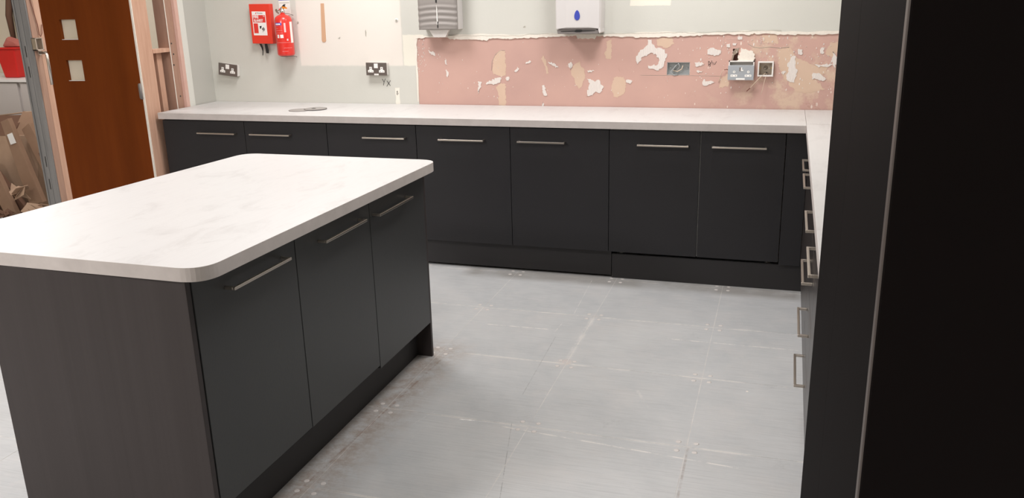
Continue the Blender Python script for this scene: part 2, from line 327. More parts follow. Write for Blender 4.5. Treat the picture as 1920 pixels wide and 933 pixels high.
# ---- back wall: painted plaster with the bare pink board let into it
PX0, PX1, PZ0, PZ1 = -.853, 2.2, .0, 1.350
wb_ = MB()
wb_.box(-2.60, PX0, YB, YB+.10, 0, 2.72)
wb_.box(PX0, 2.30, YB, YB+.10, PZ1, 2.72)
wall = struct(wb_.build('wall_back', WALLP))
cells = MB(); voids = [(1.157, 1.190, 1.150, 1.262), (.777, .912, 1.110, 1.185), (1.314, 1.383, 1.108, 1.180)]
xs = sorted({PX0, PX1, *[v[0] for v in voids], *[v[1] for v in voids]}); 
for x0, x1 in zip(xs, xs[1:]):
    zz = PZ0; xm = (x0+x1)/2
    for v in [v for v in voids if v[0] < xm < v[1]]:
        cells.box(x0, x1, YB+.003, YB+.06, zz, v[2]); zz = v[3]
    cells.box(x0, x1, YB+.003, YB+.06, zz, PZ1)
cells.box(PX0, PX1, YB+.061, YB+.10, 0, PZ1)
cells.build('plasterboard', PINK, wall)['label'] = 'stripped pink plasterboard above the worktop'
FACE = YB+.003
def patch(name, pts, t, m, rag=0.0, lab=None, seed=1):
    rnd = random.Random(seed); P = [(x/1000, z/1000) for x, z in pts]; out = []
    for (a, b) in zip(P, P[1:]+P[:1]):
        L = math.hypot(b[0]-a[0], b[1]-a[1]); n = max(1, int(L/.008)) if rag else 1
        for k in range(n):
            q = k/n; w = rag*L*.2 if k else 0
            out.append((a[0]+(b[0]-a[0])*q+rnd.uniform(-1, 1)*min(w, .0055), a[1]+(b[1]-a[1])*q+rnd.uniform(-1, 1)*min(w, .0055)))
    o = MB().prism_y(out, FACE-t, FACE+.002).build(name, m, wall)
    if lab: o['label'] = lab
    return o
FILL=[
[(-334,1135),(-324,1206),(-297,1245),(-271,1260),(-242,1256),(-244,1103),(-276,1095),(-327,1111)],
[(-312,1032),(-277,1056),(-245,1048),(-249,912),(-294,915),(-297,976)],
[(-7,1205),(5,1228),(25,1190),(41,1120),(24,1116),(13,1166)],
[(185,1140),(212,1177),(239,1192),(244,1166),(267,1145),(272,1098),(250,1035),(234,1024),(212,1056),(207,1088),(185,1109)],
[(405,1310),(437,1320),(435,1202),(406,1208),(395,1243),(411,1274)],
[(460,1094),(516,1099),(530,1053),(525,1006),(481,971),(451,979),(442,1047)],
[(712,1322),(803,1331),(815,1292),(775,1267),(713,1287)],
[(1408,1261),(1478,1266),(1512,1215),(1604,1168),(1693,1163),(1677,1117),(1610,1096),(1684,1034),(1596,1013),(1520,1017),(1481,1064),(1443,1106),(1420,1158)],
[(1318,1339),(1403,1343),(1407,1287),(1325,1293)],
[(1689,1290),(1736,1300),(1735,1249),(1709,1214),(1669,1229)],
[(1092,1094),(1138,1115),(1142,1046),(1089,1035)]]
ADH=[
[(-371,1063),(-293,1091),(-272,1088),(-281,1064),(-329,1043),(-380,1051)],
[(-435,1063),(-410,1063),(-420,1023),(-434,986)],
[(-187,1131),(-165,1159),(-153,1147),(-174,1123)],
[(-111,1182),(-81,1198),(-73,1190),(-107,1176)],
[(-5,1042),(11,1046),(27,979),(10,979),(-3,1018)],
[(1,943),(9,907),(-12,907)],
[(-655,1215),(-640,1170),(-653,1174)],
[(-650,1142),(-637,1126),(-644,1090),(-652,1102)],
[(-771,1263),(-724,1247),(-722,1227),(-763,1247)],
[(37,1190),(74,1182),(102,1151),(50,1174)],
[(-242,1092),(-221,1096),(-226,1072),(-239,1072)],
[(658,1318),(681,1319),(685,1292),(713,1267),(760,1262),(776,1222),(762,1192),(757,1161),(717,1136),(665,1151),(662,1166),(721,1171),(731,1197),(714,1227),(683,1242),(653,1222),(627,1217),(607,1187),(599,1174),(588,1212),(611,1248),(641,1273),(659,1288)],
[(283,977),(294,1030),(305,1057),(286,1085),(305,1085),(337,1067),(348,1078),(367,1075),(372,1052),(391,1041),(378,1010),(365,997),(337,1004),(319,983)],
[(288,1135),(326,1140),(332,1133),(294,1122)],
[(530,1079),(569,1074),(556,1056),(535,1063)],
[(166,1177),(185,1190),(196,1172),(182,1140),(168,1158)],
[(1011,1258),(1047,1269),(1090,1253),(1088,1234),(1049,1221),(1012,1237)],
[(939,1184),(982,1187),(998,1174),(977,1163),(945,1163)],
[(952,1136),(989,1134),(979,1126),(955,1128)],
[(989,1061),(1002,1088),(1008,1072),(1040,1078),(1061,1067),(1035,1056),(993,1050)],
[(1204,1268),(1235,1257),(1272,1247),(1283,1231),(1283,1189),(1187,1189),(1195,1237)],
[(1487,1215),(1511,1217),(1512,1179),(1523,1127),(1511,1070),(1473,1080),(1464,1106),(1477,1132),(1465,1168)],
[(1613,1125),(1647,1122),(1684,1091),(1666,1078),(1605,1094)],
[(1609,1173),(1712,1173),(1679,1158),(1635,1158)],
[(1636,1268),(1656,1268),(1657,1230),(1641,1235)],
[(1707,1245),(1729,1214),(1735,1189),(1726,1150),(1713,1168)],
[(1120,1289),(1140,1292),(1141,1271),(1120,1273)],
[(1153,1291),(1177,1294),(1172,1281),(1157,1281)],
[(1180,1330),(1206,1332),(1207,1314),(1181,1315)],
[(1523,1261),(1544,1256),(1541,1225),(1521,1230)],
[(1439,1132),(1462,1132),(1448,1114),(1437,1124)]]

for i, p in enumerate(FILL): patch('filler_patch', p, .0008, FILLER, .6, seed=i)
for i, p in enumerate(ADH): patch('adhesive_patch', p, .0030 if i != 20 else .010, ADHES if i != 20 else PLAST, 1, seed=50+i)
# torn plaster lip along the top of the bare board
rnd = random.Random(3); low = []; x = -.853
while x < 1.80:
    base = 1.338+.006*math.sin(x*7)+(.006 if x > 1.26 else 0)-(.012 if -.62 < x < -.35 else 0)
    if .22 < x < .34: base -= .016
    low.append((x, base+rnd.uniform(-.004, .004))); x += rnd.uniform(.008, .02)
for k in range(0, len(low)-1, 40):
    seg = low[k:k+41]
    hi = [(x, 1.358+.004*math.sin(x*11)+.002*math.sin(x*43)) for x, _ in seg]
    MB().prism_y(seg+hi[::-1], YB-.0035, YB+.004).build('plaster_lip', PLAST, wall)
# left edge of the bare board
edge = [(-.862, .93), (-.862, 1.2), (-.866, 1.352), (-.838, 1.352), (-.842, 1.33), (-.850, 1.3), (-.846, 1.27), (-.853, 1.2), (-.849, 1.1), (-.855, .93)]
MB().prism_y(edge, YB-.0015, YB+.004).build('plaster_lip', PLAST, wall)
cr = MB(); pts = [(-.62, 1.3535), (-.40, 1.352), (-.15, 1.349), (-.07, 1.358), (.09, 1.358), (.35, 1.354), (.6, 1.356), (.86, 1.359), (.93, 1.354), (1.07, 1.362), (1.16, 1.358), (1.28, 1.363), (1.45, 1.364)]
cr.tube([(x, YB-.0037, z+.002*math.sin(x*60)) for (a, b) in zip(pts, pts[1:]) for q in range(6) for x, z in [(a[0]+(b[0]-a[0])*q/6, a[1]+(b[1]-a[1])*q/6)]], .0009, 4)
cr.build('crack_line', CRACK, wall)
cr = MB(); cr.tube([(1.24, FACE-.0005, 1.29), (1.27, FACE-.0005, 1.272), (1.31, FACE-.0005, 1.266), (1.36, FACE-.0005, 1.272), (1.42, FACE-.0005, 1.265), (1.47, FACE-.0005, 1.27)], .0012, 4); cr.build('crack_line', CRACK, wall)
cr = MB(); cr.tube([(.62, FACE-.0003, 1.108), (.95, FACE-.0003, 1.107), (1.10, FACE-.0003, 1.104)], .0008, 4); cr.build('crack_line', CRACK, wall)
cr = MB(); cr.tube([(-.338, FACE-.0005, 1.135), (-.334, FACE-.0005, 1.19), (-.31, FACE-.0005, 1.235), (-.27, FACE-.0005, 1.262), (-.245, FACE-.0005, 1.258)], .001, 4); cr.build('crack_line', CRACK, wall)
MB().box(-.9525, -.950, YB-.0008, YB+.001, 1.165, 1.60).build('crack_line', mat('faint paint ridge', (.70, .67, .60), .8), wall)
# bare brown strip where a batten was pulled off
o = MB().prism_y([(-1.527, 1.572), (-1.503, 1.572), (-1.510, 1.33), (-1.517, 1.321), (-1.536, 1.321), (-1.541, 1.335)], YB-.0035, YB+.002).build('batten_strip', mat('bare timber strip', (.60, .36, .22), .8), wall); o['label'] = 'narrow strip of bare brown timber on the cream paint'
# scuffs, nail hole
o = MB().prism_y([(-1.214, 1.39), (-1.209, 1.40), (-1.205, 1.38), (-1.209, 1.352), (-1.214, 1.36)], YB-.001, YB+.002).build('scuff_mark', CRACK, wall)
o = MB().prism_y([(-1.42, 1.345), (-1.40, 1.355), (-1.405, 1.34)], YB-.001, YB+.002).build('scuff_mark', CRACK, wall)
o = MB().prism_y([(-.122, 1.402), (-.108, 1.41), (-.104, 1.40), (-.117, 1.397)], YB-.001, YB+.002).build('scuff_mark', CRACK, wall)
o = MB().lathe((-.982, YB, 1.455), [(.013, 0), (.013, .0015), (.008, .003)], 14, 'y').lathe((-.982, YB-.003, 1.455), [(.007, 0), (.006, .006)], 6, 'y', mi=1).build('wall_screw', [WHITEP, CRACK], wall)
o = MB().lathe((-1.713, YB, 1.452), [(.007, 0), (.005, .006)], 8, 'y').build('wall_screw', CRACK, wall)
def stroke(name, segs, w=.0016, y=YB):
    b_ = MB()
    for s_ in segs: b_.tube([(x, y-.0006, z) for x, z in s_], w, 5)
    return b_.build(name, INK, wall)
stroke('handwritten_mark', [[(-1.112, 1.078), (-1.100, 1.058)], [(-1.088, 1.080), (-1.100, 1.058), (-1.106, 1.036)]])['label'] = 'letter Y in black pen'
stroke('handwritten_mark', [[(-1.078, 1.066), (-1.056, 1.034)], [(-1.052, 1.068), (-1.066, 1.05), (-1.082, 1.030)]])['label'] = 'letter X in black pen'
stroke('handwritten_mark', [[(1.020, 1.192), (1.022, 1.164)], [(1.020, 1.192), (1.032, 1.182), (1.022, 1.166)], [(1.040, 1.195), (1.028, 1.158)], [(1.043, 1.186), (1.047, 1.168), (1.052, 1.184), (1.056, 1.170), (1.066, 1.190)]], .0013, FACE)['label'] = 'letters D/W in black pen'
stroke('handwritten_mark', [[(-1.004, .999), (-1.009, .990), (-1.002, .984), (-1.008, .974), (-1.014, .980), (-1.008, .988), (-1.012, .997), (-1.004, .999)]], .0013)['label'] = 'small figure 8 in pencil'
# crumbs of adhesive and filler left on the board (too many to count)
rnd = random.Random(11); cm = MB()
def chip(x, z, a, b, t):
    n = 5; k = rnd.uniform(0, 6)
    cm.prism_y([(x+a*math.cos(k+6.283*i/n)*rnd.uniform(.6, 1.2), z+b*math.sin(k+6.283*i/n)*rnd.uniform(.6, 1.2)) for i in range(n)], FACE-t, FACE+.001)
for _ in range(150):
    x = rnd.uniform(.95, 1.78); z = rnd.uniform(1.0, 1.335) if rnd.random() < .35 else rnd.uniform(1.14, 1.335)
    v = rnd.random() < .5
    chip(x, z, rnd.uniform(.0012, .004), rnd.uniform(.003, .010) if v else rnd.uniform(.0012, .004), rnd.uniform(.001, .003))
for _ in range(36): chip(rnd.uniform(-.85, -.79), rnd.uniform(1.12, 1.33), rnd.uniform(.001, .003), rnd.uniform(.002, .007), .0015)
for _ in range(60): chip(rnd.uniform(-.80, 1.0), rnd.uniform(.93, 1.33), rnd.uniform(.001, .003), rnd.uniform(.001, .006), .0012)
for i in range(7):
    chip(1.10, 1.275+.008*i, .004, .0012, .0015); chip(1.31+.006*(i % 2), 1.285+.007*i, .007, .0012, .0015)
for i in range(9): chip(1.12+.009*i, 1.318, .003, .0012, .0015)
cc = cm.build('adhesive_crumbs', ADHES, wall); cc['kind'] = 'stuff'
# metal back box sunk in the board, and the broken hole behind the socket
b_ = MB().box(.777, .912, YB+.030, YB+.034, 1.11, 1.185); b_.box(.777, .780, YB+.004, YB+.034, 1.11, 1.185); b_.box(.909, .912, YB+.004, YB+.034, 1.11, 1.185); b_.box(.777, .912, YB+.004, YB+.034, 1.11, 1.113); b_.box(.777, .912, YB+.004, YB+.034, 1.182, 1.185)
for x in (.795, .894): b_.lathe((x, YB+.031, 1.150), [(.006, 0), (.006, .006)], 10, 'y')
bb = tag(b_.build('back_box', GALVB), 'empty galvanised metal back box sunk in the pink wall, left of the grey socket', 'back box')
def wire(pts, r, m, parent, name='wire'): return MB().tube(pts, r, 6).build(name, m, parent)
wire([(.815, YB+.028, 1.13), (.83, YB+.01, 1.165), (.845, YB+.004, 1.178), (.852, YB+.006, 1.160), (.835, YB+.010, 1.135)], .003, GALVB, bb)
wire([(.812, YB+.02, 1.135), (.84, YB+.004, 1.13), (.865, YB+.004, 1.145), (.87, YB+.012, 1.165)], .003, WIRE, bb)
wire([(.84, YB+.02, 1.18), (.825, YB+.006, 1.16), (.80, YB+.004, 1.128), (.82, YB, 1.108), (.845, YB+.002, 1.112)], .0025, GALVB, bb)
o = MB().prism_y([(1.152, 1.20), (1.158, 1.238), (1.170, 1.262), (1.195, 1.268), (1.186, 1.24), (1.165, 1.225), (1.160, 1.195)], FACE-.001, FACE+.002).build('hole_rim', mat('broken gypsum', (.30, .235, .18), .9), wall)
# ---- left side: short painted return, then the open stud frame with a door
WX = -2.44
wl = struct(MB().box(WX-.10, WX, 1.0, YB, 0, 2.72).build('wall_left', WALLG))
box('plaster_edge', mat('pale skimmed edge', (.70, .70, .64), .8), WX-.10, WX+.003, .945, 1.0, 0, 2.72, wl)
box('board_edge', mat('torn pink board edge', (.62, .37, .30), .85, noise=(8, .5, (.68, .47, .40), (3, 3, 1))), WX-.10, WX+.001, .912, .945, 0, 2.72, wl)
SX = -2.46
def stud(y0, y1, m, x0=-.095, x1=0, z1=2.72, z0=0): return box('timber_stud', m, SX+x0, SX+x1, y0, y1, z0, z1, wl, .002)
stud(.845, .911, WOOD2)
stud(.545, .612, WOOD); stud(.613, .680, WOOD, x1=-.006)
stud(.76, .81, WOOD, x0=-.10, x1=-.05, z1=1.285)
box('noggin', WOOD, SX-.07, SX-.004, .681, .844, 1.287, 1.312, wl, .001)
MB().box(SX-.002, SX+.001, .8395, .8445, 0, 2.72).build('edge_highlight', PLAST, wl)  # pale strip standing in for the light catching the stud's edge
for z in (1.27, 1.34, .99, 1.2): MB().lathe((SX+.0005, .875+random.uniform(-.02, .02), z), [(.006, 0), (.006, .001)], 8, 'x').build('knot', DARKSEAM, wl)
# left post: galvanised channel then timber
ms = MB().box(SX-.092, SX-.004, -.256, -.2545, 0, 2.72).box(SX-.092, SX-.088, -.256, -.215, 0, 2.72).box(SX-.012, SX-.004, -.262, -.256, 0, 2.72).box(SX-.092, SX-.082, -.262, -.256, 0, 2.72)
ms.box(SX-.055, SX-.047, -.2585, -.256, 0, 2.72)
ms.build('metal_stud', GALV, wl)
for z in (.62, .75, 1.25, 1.36): MB().box(SX-.062, SX-.058, -.2595, -.258, z-.03, z+.03).build('stud_slot', DARKSEAM, wl)
stud(-.253, -.213, WOOD2); stud(-.2125, -.172, WOOD)
# lock keep and steel pull on the post
kp = MB().box(SX, SX+.030, -.268, -.262, 1.365, 1.432).box(SX, SX+.030, -.225, -.219, 1.365, 1.432).box(SX, SX+.030, -.268, -.219, 1.428, 1.432).box(SX, SX+.03, -.268, -.219, 1.365, 1.372).box(SX, SX+.004, -.268, -.219, 1.365, 1.432)
kp.build('lock_keep', STEEL, wl, .001)
hp = MB().tube([(SX, -.225, 1.352), (-2.405, -.235, 1.352), (-2.40, -.237, 1.34), (-2.40, -.237, 1.18)], .008, 10); hp.lathe((SX, -.225, 1.352), [(.014, 0), (.014, .004)], 12, 'x')
hp.build('pull_bracket', STEEL, wl)['label'] = 'steel pull bar on its bracket'
# ---- door
dr = struct(thing('door_1', 'x', 'x')); del dr['label']; del dr['category']
AD = math.radians(86); dr.location = (-2.475, .537, 0); dr.rotation_euler.z = math.atan2(-math.cos(AD), -math.sin(AD))
# leaf stands open: local x runs from the hinge to the free edge, local y = 0 is the face seen from the kitchen
wn = [(1.387, 1.513), (1.126, 1.258)]; wx = (.412, .533)
lf = MB()
lf.box(.0, wx[0], -.044, 0, .01, 2.04); lf.box(wx[1], .83, -.044, 0, .01, 2.04)
for a, bq in ((.01, wn[1][0]), (wn[1][1], wn[0][0]), (wn[0][1], 1.65), (1.78, 2.04)): lf.box(wx[0], wx[1], -.044, 0, a, bq)
lf.build('door_leaf', DOORM, dr)
for (a, bq) in wn+[(1.65, 1.78)]:
    MB().box(wx[0], wx[1], -.026, -.022, a, bq).build('window_pane', FROST, dr)
    MB().box(wx[0], wx[1], -.022, .0015, a, a+.003).build('window_bead', WHITE, dr)
MB().tube([(.004, .004, 1.01), (.004, .004, 1.11)], .008, 8).box(.0, .02, -.001, .003, 1.015, 1.105).build('door_hinge', GREYPL, dr)
box('door_bead', PLAST, SX-.06, SX-.002, .5375, .5445, 0, 2.05, wl)
box('door_frame', WOOD2, SX-.09, SX-.001, -.172, .5445, 2.06, 2.10, wl)
# ---- outer shell
struct(box('wall_right', WALLG, 2.215, 2.35, -6.6, YB, 0, 2.72))
struct(box('wall_front', WALLC, -7, 2.35, -6.75, -6.6, 0, 2.72))
struct(box('wall_far_back', WALLC, -7, -2.60, 2.2, 2.3, 0, 2.72))
struct(box('wall_far_left', WALLC, -7.1, -6.9, -6.6, 2.3, 0, 2.72))
# ================================================================ KITCHEN UNITS
HT, HB, HD, HDT = .914, .873, .165, .866
def handle(parent, x0, x1, z, m=STEEL, y=0):
    b_ = MB(); t = .009
    b_.box(x0, x1, y-.036, y-.027, z-t/2, z+t/2); b_.box(x0, x0+.010, y-.028, y, z-t/2, z+t/2); b_.box(x1-.010, x1, y-.028, y, z-t/2, z+t/2)
    return b_.build('handle', m, parent, .0012)
def unit(name, label, loc, rz, w, doors, depth=.56, m=DARK, carc=CARC, g=.0015, hb=HB, hd=HD, group=None, top=HDT, gaps=None):
    t = thing(name, label, 'cabinet', loc, rz, group)
    c_ = MB(); e = .003
    c_.box(e, .018, .0195, depth, .165, hb); c_.box(w-.018, w-e, .0195, depth, .165, hb); c_.box(.018, w-.018, .0195, depth, .165, .183)
    c_.box(.018, w-.018, depth-.008, depth, .183, hb); c_.box(.018, w-.018, .0195, .10, hb-.018, hb)
    for (a, b2) in zip(doors, doors[1:]):
        if abs(a[1]-b2[0]) < .01 and carc is CARCW: c_.box(a[1]-.009, a[1]+.009, .0195, .06, .183, hb-.018)
    for x in (.06, w-.06):
        for y in (.09, depth-.06): c_.lathe((x, y, 0), [(.02, 0), (.02, .01), (.012, .012), (.012, .166)], 10)
    c_.build('carcass', carc, t)
    for i, d in enumerate(doors):
        gl = g if not gaps else gaps[i][0]; gr = g if not gaps else gaps[i][1]
        dz0 = d[4] if len(d) > 4 else hd; dz1 = d[5] if len(d) > 5 else top
        dn = 'drawer_front' if len(d) > 6 else 'door'
        o = box(dn, m, d[0]+gl, d[1]-gr, 0, .018, dz0, dz1, t, .001)
        if d[2] is not None:
            hz = d[6] if len(d) > 6 else .79
            handle(o, d[2], d[3], hz)
    return t
# --- back run (front face y = .622)
def bunit(label, x0, x1, ds, **k): return unit('base_unit', label, (x0, .622, 0), 0, x1-x0, [(a-x0, b-x0, h0-x0, h1-x0) for a, b, h0, h1 in ds], **k)
bunit('double-door charcoal base unit at the left end of the long run, beside the timber frame', -2.42, -1.213, [(-2.42, -1.801, -2.139, -1.858), (-1.801, -1.213, -1.748, -1.46)])
bunit('single-door charcoal base unit of the long run, partly hidden behind the island top', -1.213, -.616, [(-1.213, -.616, -.957, -.679)], g=.002)
bunit('double-door charcoal base unit mid long run, below the left end of the pink wall', -.616, .549, [(-.616, -.029, -.464, -.182), (-.029, .549, .022, .300)])
bunit('double-door charcoal base unit near the right corner with a pale gap between its doors', .549, 1.487, [(.549, 1.047, .709, .987), (1.047, 1.485, 1.110, 1.391)], carc=CARCW, gaps=[(.0015, .0025), (.0025, .002)])
o = box('corner_filler', DARK, 1.4875, 1.598, .622, .640, .150, HB); tag(o, 'narrow charcoal filler panel in the corner between the two cabinet runs', 'panel')
tag(box('plinth_board', PLINTH, -2.42, .562, .652, .668, .013, .163, None, .001), 'long dark plinth board under the left part of the long run, lifted off the floor', 'plinth')
tag(box('plinth_board', PLINTH, .566, 1.617, .647, .663, 0, .146, None, .001), 'dark plinth board under the right part of the long run, resting on the floor', 'plinth')
# --- right run, very slightly out of square
RO = Vector((1.5795, .65)); RA = -.0036
RZ = -math.pi/2+RA
def rl(xl, y):   # point: xl behind the worktop edge, at world y (before yaw)
    d = y-RO.y; return (RO.x+xl+d*-math.sin(RA), RO.y+d*math.cos(RA)+xl*math.sin(RA), 0)
def runit(label, y0, y1, ds, **k):
    k['m'] = DARKR
    w = y0-y1
    return unit('base_unit', label, rl(k.pop('xl', .020), y0), RZ, w, [(y0-a, y0-b, y0-h0, y0-h1, *r) for a, b, h0, h1, *r in ds], **k)
runit('double-door charcoal base unit of the right run, nearest the corner', .598, -.6, [(.598, .0, .305, .045), (0, -.6, -.045, -.335)])
zc = [(.6885, HDT, .79), (.500, .6855, .60), (.300, .497, .405), (HD, .297, .21)]
runit('charcoal four-drawer unit of the right run with a column of steel handles', -.601, -1.2, [(-.601, -1.2, -.745, -1.035, a, b, h) for a, b, h in zc])
runit('single-door charcoal base unit of the right run, beside the tall housing', -1.201, -1.83, [(-1.201, -1.83, -1.235, -1.535)])
p0 = rl(.042, .645)
o = MB().box(0, 2.43, 0, .016, 0, .150).build('plinth_board', PLINTH); o.location = p0; o.rotation_euler.z = RZ; tag(o, 'dark plinth board under the right cabinet run', 'plinth')
# --- tall housing next to the camera
def tall(label, y0, y1, first):
    w = y0-y1; t = thing('tall_unit', label, 'cabinet', rl(-.001, y0), RZ, 'tall charcoal housings at the right')
    MB().box(.001, w-.001, .0195, .61, .15, 2.15).box(.02, w-.02, .05, .066, 0, .15).build('carcass', CARC, t)
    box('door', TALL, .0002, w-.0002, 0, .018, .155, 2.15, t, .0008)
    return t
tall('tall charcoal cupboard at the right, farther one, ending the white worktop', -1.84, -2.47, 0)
tall('tall charcoal cupboard at the right, nearer one, beside the shade-darkened end panel', -2.4705, -3.10, 1)
o = MB().box(0, .022, -.0045, .612, 0, 2.15).build('end_panel', [mat('shade-darkened gable', (.0075, .005, .0055), .6, spec=.12), mat('worn edge band with painted rim light', (.085, .068, .060), .5)], None, .0035, 3)  # shade is put into the gable colour, rim light into its edge band
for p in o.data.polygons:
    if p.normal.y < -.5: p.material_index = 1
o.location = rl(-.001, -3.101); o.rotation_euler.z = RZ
tag(o, 'tall end panel filling the right edge of the picture, its shade painted nearly black, its pale edge a painted rim light', 'panel')
# --- worktops
wt = MB().box(-2.434, 1.5790, .603, YB-.002, HB+.0005, HT).build('worktop', [TOP, EDGE], None, .0012, 2)
def edge_faces(o):
    for p in o.data.polygons:
        if abs(p.normal.z) < .5: p.material_index = 1
edge_faces(wt); tag(wt, 'long white marbled worktop along the stripped pink wall', 'worktop')
L = .65+1.838
wr = MB().box(0, L, 0, .615, HB+.0005, HT).build('worktop', [TOP, EDGE], None, .0012, 2); wr.location = rl(.0003, .65); wr.rotation_euler.z = RZ; edge_faces(wr)
tag(wr, 'white marbled worktop over the right cabinet run, running up to the tall housing', 'worktop')
# corner infill of the right worktop back to the wall
b_ = MB().box(1.5802, 2.2, .652, YB-.002, HB+.0005, HT); o = b_.build('worktop', [TOP, EDGE], None, 0); edge_faces(o); tag(o, 'square corner piece of white worktop at the right end of the pink wall', 'worktop')
# steel discs left on the long worktop
for (x, y, z, lab) in ((-1.517, .840, HT, 'steel disc lying on the long worktop, left of the two overlapping'), (-1.437, .895, HT+.003, 'steel disc on the long worktop, right of the two overlapping, dark hole in it')):
    t = thing('steel_disc', lab, 'disc', (x, y, z))
    MB().lathe((0, 0, 0), [(.072, 0), (.072, .002), (.066, .003), (.064, .0022)], 40).build('plate', mat('worn zinc', (.42, .40, .38), .4, metal=.4), t)
    MB().lathe((0, 0, 0), [(.0735, 0), (.0735, .0030), (.0705, .0032), (.070, .0005)], 40).build('rim', GREYPL, t)
    if z > HT: MB().lathe((-.02, .012, .0023), [(.014, 0), (.014, .0008)], 16).build('hole', DARKSEAM, t)
# --- island
XI = -.015
def iunit(label, y0, y1, h0, h1, zb, hz, zt_=.87):
    t = thing('island_unit', label, 'cabinet', (XI, y0, 0), math.pi/2)
    w = y1-y0; c_ = MB().box(.002, w-.002, .0195, .56, .165, .866)
    for x in (.05, w-.05):
        for y in (.12, .5): c_.lathe((x, y, 0), [(.02, 0), (.02, .01), (.012, .012), (.012, .166)], 10)
    c_.build('carcass', CARC, t)
    o = box('door', DARKI, .002, w-.002, 0, .018, zb, zt_, t, .001); handle(o, h0-y0, h1-y0, hz)
iunit('island base unit nearest the camera, its steel handle largest', -2.232, -1.722, -2.098, -1.800, .186, .818, .880)
iunit('middle island base unit, between the two other doors', -1.722, -1.194, -1.582, -1.280, .184, .809, .875)
iunit('farthest island base unit, next to the open floor and the far end panel', -1.194, -.676, -1.175, -.862, .170, .800, .868)
def ipanel(label, y0, y1, x0, x1=-.017, zp=.870):
    o = box('end_panel', mat('island end panel laminate', (.042, .034, .033), .5, spec=.3, noise=(1.3, .35, (.050, .041, .040), (22, 22, .15)), bump=(1.2, .5, (22, 22, .1))), x0, x1, y0, y1, 0, zp, None, .001)
    return tag(o, label, 'panel')
ipanel('broad dark end panel of the island facing the camera, faint vertical ribs', -2.253, -2.234, -.722, zp=.8865)
ipanel('dark end panel closing the far end of the island, its foot beside the open floor', -.674, -.656, -.72)
o = box('island_side_board', DARKI, -.722, -.704, -2.232, -.676, 0, .872); tag(o, 'dark board closing the far left side of the island', 'board')
tag(box('plinth_board', PLINTH, -.106, -.090, -2.232, -.676, 0, .150), 'dark recessed plinth board along the foot of the island', 'plinth')
def rounded(P, r, n=10):
    out = []; k = len(P)
    for i in range(k):
        p, a, c = Vector(P[i]), Vector(P[i-1]), Vector(P[(i+1) % k]); da, dc = (a-p).normalized(), (c-p).normalized()
        s0, s1 = p+da*r, p+dc*r
        for q in range(n+1):
            u = q/n; out.append(tuple(s0*(1-u)**2*1+p*.0+(s1*u**2)+(p*(2*u*(1-u)))))
    return out
Q = [(.048, -2.262), (.038, -.618), (-.940, -.612), (-.992, -2.25)]
out = rounded(Q, .085)
zt = lambda y: .9105+(-.62-y)*.0108
b_ = MB().hexa([(x, y, zt(y)-.040) for x, y in out], [(x, y, zt(y)) for x, y in out])
o = b_.build('island_worktop', [TOP, EDGE], None, .0012, 2); edge_faces(o)
tag(o, 'white marbled island worktop with rounded corners', 'worktop')
# ================================================================ WALL ITEMS
# fire blanket box
t = thing('fire_blanket_box', 'flat red fire blanket box with white label and two black pull tabs', 'fire blanket', (-1.976, YB-.001, 1.315))
MB().prism_y([(-.081, .003), (.081, 0), (.081, .262), (-.080, .264)], -.042, 0).build('case', RED2, t, .003)
lb = MB().prism_y([(-.062, .058), (.045, .056), (.045, .213), (-.062, .216)], -.0428, -.042).build('label_sheet', WHITEP, t)
MB().prism_y([(-.056, .143), (.040, .141), (.040, .190), (-.056, .192)], -.0433, -.0428).build('label_band', REDPR, t)
MB().prism_y([(-.056, .072), (-.022, .071), (-.022, .136), (-.056, .137)], -.0433, -.0428).build('label_band', REDPR, t)
text('lettering', 'FIRE', .027, WHITEP, t, (-.032, -.0436, .179), sx=.85, bold=.0007); text('lettering', 'BLANKET', .024, WHITEP, t, (-.014, -.0436, .154), sx=.68, bold=.0007)
text('lettering', 'Firesto', .015, GREYPL, t, (.002, -.0431, .203)); MB().prism_y([(-.034, .198), (-.030, .208), (-.024, .209), (-.028, .199)], -.0434, -.0428).build('flame_mark', REDPR, t)
text('lettering', 'N', .014, WHITEP, t, (.030, -.0436, .183)); 
MB().prism_y([(-.010, .118), (.006, .120), (.002, .105), (-.008, .098)], -.0434, -.0428).prism_y([(.004, .100), (.020, .112), (.030, .098), (.022, .084), (.010, .090)], -.0433, -.0428, 1).prism_y([(.008, .080), (.016, .083), (.014, .078)], -.0434, -.0428).build('pictogram', [BLACKP, GREYPL], t)
MB().prism_y([(-.036, 0), (-.020, 0), (-.010, -.025), (-.010, -.048), (-.016, -.078), (-.020, -.078), (-.016, -.05), (-.022, -.028)], -.030, -.026).build('pull_tab', BLACKP, t)
MB().prism_y([(.006, 0), (.024, 0), (.032, -.045), (.030, -.064), (.012, -.064), (.008, -.03)], -.030, -.025).build('pull_tab', BLACKP, t)
